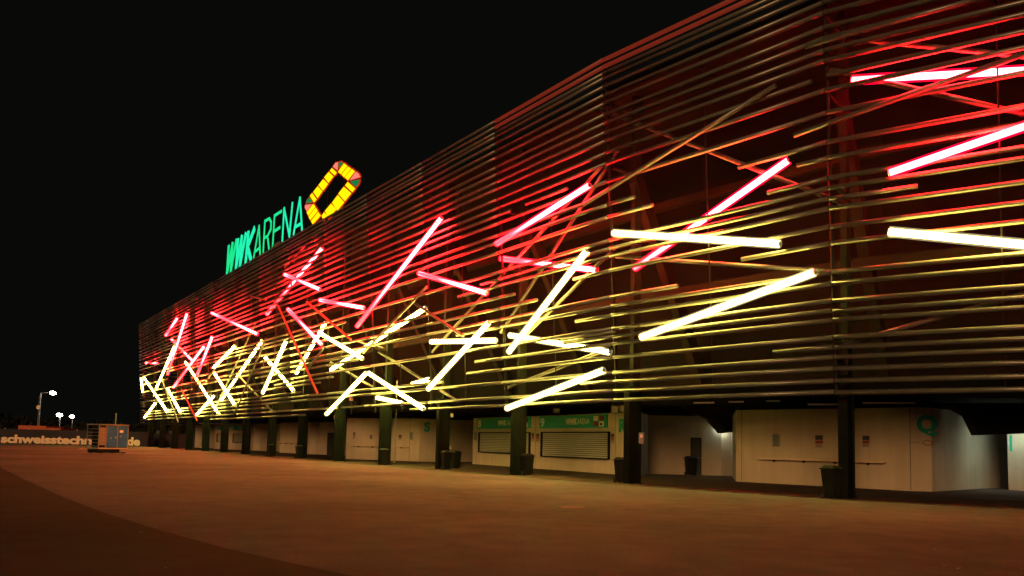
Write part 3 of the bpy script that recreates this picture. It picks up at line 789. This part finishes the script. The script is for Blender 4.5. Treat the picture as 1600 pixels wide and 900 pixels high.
emb = thing('emblem_sign', 'slanted ring emblem of yellow panels with pink and green corners beside the green letters', 'sign', on_sign(520, 300))
CELLS = [('yellow_neon',[(395,145),(455,200),(430,235),(370,180)]),('yellow_neon',[(355,195),(412,250),(350,330),(298,262)]),('yellow_neon',[(285,287),(343,347),(280,430),(225,362)]),
 ('yellow_neon',[(215,378),(270,440),(212,525),(158,450)]),('yellow_neon',[(143,465),(198,545),(165,580),(115,498)]),('dgreen_neon',[(108,520),(145,583),(62,590),(78,550)]),
 ('pink_neon',[(55,615),(135,605),(75,695),(50,650)]),('yellow_neon',[(158,602),(183,640),(95,750),(75,710)]),('yellow_neon',[(188,650),(213,690),(120,805),(98,765)]),
 ('yellow_neon',[(218,705),(250,750),(150,860),(130,820)]),('yellow_neon',[(295,710),(333,755),(285,805),(265,755)]),('yellow_neon',[(385,600),(450,670),(350,785),(308,690)]),
 ('yellow_neon',[(470,490),(550,580),(465,685),(398,585)]),('yellow_neon',[(548,385),(640,465),(560,565),(478,470)]),('yellow_neon',[(598,322),(690,405),(655,450),(565,365)]),
 ('dgreen_neon',[(745,290),(735,340),(695,385),(630,315)]),('pink_neon',[(700,190),(735,215),(755,258),(625,298)]),('yellow_neon',[(550,85),(590,115),(510,220),(475,190)]),
 ('yellow_neon',[(600,125),(637,150),(552,260),(520,228)]),('yellow_neon',[(650,155),(685,185),(600,298),(562,262)]),('pink_neon',[(470,70),(465,172),(408,125),(440,80)]),
 ('dgreen_neon',[(485,68),(510,62),(540,80),(482,140)])]
for m, pts in CELLS:
    px = [(470 + x / 8.18, 245 + y / 8.18) for x, y in pts]
    P3 = [on_sign(*p) for p in px]; c = sum(P3, Vector()) / len(P3)
    o = MB().prism([p + sn * .0 for p in P3], -sn * .09).build('panel', M[m], emb)
    o['label'] = {'yellow_neon': 'yellow panel', 'pink_neon': 'pink corner panel', 'dgreen_neon': 'green corner panel'}[m]
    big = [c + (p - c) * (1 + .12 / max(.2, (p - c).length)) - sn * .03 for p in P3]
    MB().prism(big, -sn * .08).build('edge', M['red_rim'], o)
for px, py in ((487, 345), (505, 336), (530, 322)):
    p = on_sign(px, py) - sn * .35
    MB().tube((p.x, p.y, p.z - 1.8), (p.x, p.y, p.z + 3.0), .06, 6).build('support_post', M['steel_black'], emb)

# ---------------------------------------------------------------- left background
A = at_y(-260, 114.0); B = at_y(236, 116.0); frB = wall_frame(A, B); wB = (B - A).length
fence = thing('banner_fence', 'long fence hung with a navy banner lettered schweisstechnik', 'fence', A)
MB().box((0, .05, 0), (wB, 2.18, .03)).build('banner', M['banner'], fence, mtx=frB)
k = 0.0
while k < wB:
    MB().box((k, 0, -.08), (k + .07, 2.3, -.002)).build('post', M['galv'], fence, mtx=frB); k += 3.5
s0, z0 = on_wall(A, B, 1.5, 691); s1, _ = on_wall(A, B, 143.5, 691)
def fit_text(s, s0, s1, z0, size, mname, parent, bold):
    o = lettering('lettering', s, size, Matrix.Identity(4), M[mname], parent, bold, .006)
    xs = [v.co.x for v in o.data.vertices]; w = max(xs) - min(xs); k = (s1 - s0) / w
    o.data.transform(frB @ Matrix.Translation((s0, z0, .037)) @ Matrix.Diagonal((k, 1, 1, 1)) @ Matrix.Translation((-min(xs), 0, 0)))
fit_text('schweisstechn', s0, s1, z0, 1.62, 'banner_text', fence, .075)
s0, _ = on_wall(A, B, 146, 691); s1, _ = on_wall(A, B, 164, 691); fit_text('ik', s0, s1, z0, 1.62, 'banner_text', fence, .075)
s0, _ = on_wall(A, B, 194, 691); s1, _ = on_wall(A, B, 219, 691); fit_text('.de', s0, s1, z0, 1.62, 'banner_text', fence, .075)
A2 = at_y(238, 120.0); B2 = at_y(330, 118.0)
t = thing('site_fence', 'dark mesh fence behind the far pillars of the stadium', 'fence', A2)
MB().box((0, 0, -.02), ((B2 - A2).length, 2.0, .02)).build('screen', M['banner'], t, mtx=wall_frame(A2, B2))
A3 = at_y(28, 150.0); B3 = at_y(92, 150.0); fr = wall_frame(A3, B3); w = (B3 - A3).length
t = thing('low_building', 'low flat building with reddish brown roof band behind the banner fence', 'building', A3)
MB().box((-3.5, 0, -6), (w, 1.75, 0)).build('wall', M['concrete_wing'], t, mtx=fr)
MB().box((0, 1.78, -6), (w * .68, 3.1, .2)).build('roof', M['orange_roof'], t, mtx=fr)
MB().box((w * .685, 1.78, -6), (w + .2, 2.75, .1)).build('roof', M['orange_roof'], t, mtx=fr)

def street_lamp(px_pole, py_head, Y, h, label, arm_px=0):
    g = at_y(px_pole, Y); arm = arm_px * Y / F
    t = thing('street_lamp', label, 'street lamp', g, 'lit street lamps far behind the banner')
    MB().tube((g.x, g.y, 0), (g.x, g.y, h), .11, 8, .06).build('pole', M['galv'], t)
    if arm: MB().tube((g.x, g.y, h - .1), (g.x + arm, g.y, h + .25), .05, 6).build('arm', M['galv'], t)
    hx = g.x + arm
    b = MB().box((hx - .45, g.y - .25, h + .12), (hx + .45, g.y + .25, h + .30)); b.build('lamp_housing', M['steel_dark'], t)
    bm = bmesh.new(); bmesh.ops.create_icosphere(bm, subdivisions=2, radius=.6)
    for v in bm.verts: v.co.z *= .6
    me = bpy.data.meshes.new('bulb'); bm.to_mesh(me); bm.free(); me.materials.append(M['lamp_glow'])
    o = link('bulb', me, t); o.matrix_basis = Matrix.Translation((hx, g.y - .3, h))
street_lamp(59, 614, 157, 1.6 + 63.5 * 157 / F, 'tallest of the three lit street lamps, lamp out on an arm', 20)
street_lamp(91.5, 649, 170, 1.6 + 29.5 * 170 / F, 'middle one of the three lit street lamps, short pole', 0)
street_lamp(111, 651, 210, 1.6 + 27.5 * 210 / F, 'smallest and rightmost of the three lit street lamps', 0)
g = at_y(57, 150)
t = thing('round_sign_pole', 'thin pole with a round pale disc left of the street lamps', 'pole', g)
MB().tube((g.x, g.y, 0), (g.x, g.y, 9.0), .09, 6, .04).build('pole', M['galv'], t)
MB().tube((g.x, g.y - .15, 6.7), (g.x, g.y - .09, 6.7), .42, 16).build('disc', M['white_print'], t)
g = at_y(178.5, 110)
t = thing('flag_pole', 'thin bare pole rising behind the blue trailer', 'pole', g)
MB().tube((g.x, g.y, 0), (g.x, g.y, 4.6), .05, 6, .03).build('pole', M['galv'], t); MB().tube((g.x, g.y, 4.6), (g.x, g.y, 4.68), .08, 8).build('finial', M['galv'], t)

# mobile trailer: cage at the left, pale roller panel, two blue doors
A = ground(152.5, 708.5); ua = math.radians(55.8); uT = Vector((math.cos(ua), math.sin(ua), 0)); w = 1.0
while project(A + uT * w)[0] < 198.5: w += .02
B = A + uT * w; fr = wall_frame(A, B); Ht = 2.55
tr = thing('trailer', 'blue and white box trailer on small wheels in front of the navy banner', 'trailer', (A + B) / 2)
M['frame_paint'] = mat('grey_frame_paint', (0.22, 0.22, 0.21), 0.5)
MB().box((0, .38, -2.0), (w, .5, 0)).build('chassis', M['galv'], tr, mtx=fr)
MB().box((-.04, Ht - .1, -2.05), (w + .04, Ht, .08)).build('roof', M['frame_paint'], tr, mtx=fr)
X = [0, 0, 0, .24 * w, .62 * w, w]
MB().box((.06, .5, -1.2), (w - .06, Ht - .1, -.08)).build('body', M['steel_dark'], tr, mtx=fr)
for x in (0.0, X[3], X[4], w - .06): MB().box((x, .5, -.06), (x + .06, Ht - .1, .03)).build('frame_post', M['frame_paint'], tr, mtx=fr)
MB().box((0, .5, -2.0), (.06, Ht - .1, -1.94)).build('frame_post', M['frame_paint'], tr, mtx=fr)
for k in range(6): MB().box((.0, .6 + k * .3, -1.93), (.03, .63 + k * .3, -.07)).build('cage_bar', M['galv'], tr, mtx=fr)
MB().box((.1, .06, -1.9), (w - .1, .38, -.12)).build('skirt', M['steel_dark'], tr, mtx=fr)
for k in range(9): MB().box((X[2] + .07, .72 + k * .17, -.04), (X[3] - .02, .875 + k * .17, -.01)).build('roller_slat', M['grey_print'], tr, mtx=fr)
d = MB().box((X[3] + .07, .56, -.05), (X[4] - .01, Ht - .15, 0)).build('door', M['blue'], tr, mtx=fr)
MB().box((X[4] - .16, 1.3, .002), (X[4] - .1, 1.5, .04)).build('handle', M['galv'], d, mtx=fr)
d = MB().box((X[4] + .07, .56, -.05), (w - .08, Ht - .15, 0)).build('door', M['blue'], tr, mtx=fr)
MB().box((X[4] + .2, Ht - .72, .002), (X[4] + .52, Ht - .5, .012)).build('sticker', M['white_print'], d, mtx=fr)
MB().box((X[4] + .22, Ht - 1.12, .002), (X[4] + .4, Ht - .98, .012)).build('sticker', M['grey_print'], d, mtx=fr)
MB().tube(fr @ Vector((X[3] + .45, 1.35, .002)), fr @ Vector((X[3] + .45, 1.35, .02)), .07, 12).build('sticker', M['grey_print'], tr)
for x in (.12 * w, .52 * w, .9 * w):
    for zz in (-.2, -1.8):
        o = MB().tube(fr @ Vector((x, .2, zz - .06)), fr @ Vector((x, .2, zz + .06)), .2, 16).build('wheel', M['rubber'], tr)
MB().box((-1.1, .35, -1.0), (-.01, .42, -.9)).build('drawbar', M['galv'], tr, mtx=fr)
MB().box((X[4] + .3, .12, -.03), (w - .1, .36, 0)).build('number_plate', M['frame_paint'], tr, mtx=fr)

# manhole in the plaza
g = ground(893, 793)
t = thing('manhole_cover', 'round iron manhole cover set in the plaza', 'manhole cover', (g.x, g.y, 0))
MB().tube((g.x, g.y, .004), (g.x, g.y, .010), .30, 24).build('cover', M['rust_iron'], t); 
b = MB()
for k in range(24):
    a0, a1 = 2*math.pi*k/24, 2*math.pi*(k+1)/24
    b.prism([(g.x + .31*math.cos(a0), g.y + .31*math.sin(a0), .004), (g.x + .31*math.cos(a1), g.y + .31*math.sin(a1), .004), (g.x + .37*math.cos(a1), g.y + .37*math.sin(a1), .004), (g.x + .37*math.cos(a0), g.y + .37*math.sin(a0), .004)], (0, 0, .014))
b.build('rim', M['rust_iron'], t)

# small litter on the plaza
lb = MB(); rl = random.Random(11)
for k in range(26):
    px, py = rl.uniform(120, 1500), rl.uniform(735, 890)
    g = ground(px, py)
    if (g.y < 9): continue
    s_ = rl.uniform(.012, .034); a = rl.uniform(0, 3.1)
    lb.add([(g.x + s_ * math.cos(a + q) * (1 + .4 * (q > 2)), g.y + s_ * math.sin(a + q), .008 + (.012 if q > 2 else 0)) for q in (0, 1.5, 3.1, 4.6)], [(0, 1, 2, 3)])
o = stuff(lb.build('leaf_litter', M['grey_print'])); tag(o, 'tiny scattered scraps and leaves lying over the plaza', 'litter')

# far dark trees on the horizon, one mass
tb = MB(); rnd = random.Random(3)
for k in range(260):
    x = rnd.uniform(-330, -60); y = rnd.uniform(285, 330); h = rnd.uniform(4, 9) + 2 * math.sin(x * .05)
    for j in range(14):
        c = Vector((x + rnd.uniform(-3, 3), y + rnd.uniform(-3, 3), h * rnd.uniform(.1, 1))); s = rnd.uniform(.8, 2.0)
        q = [c + Vector((rnd.uniform(-s, s), rnd.uniform(-s, s), rnd.uniform(-s, s))) for _ in range(4)]
        tb.add(q, [(0, 1, 2), (0, 2, 3), (0, 1, 3), (1, 2, 3)])
o = stuff(tb.build('far_trees', M['tree'])); tag(o, 'black line of trees along the far horizon left of the stadium', 'trees')
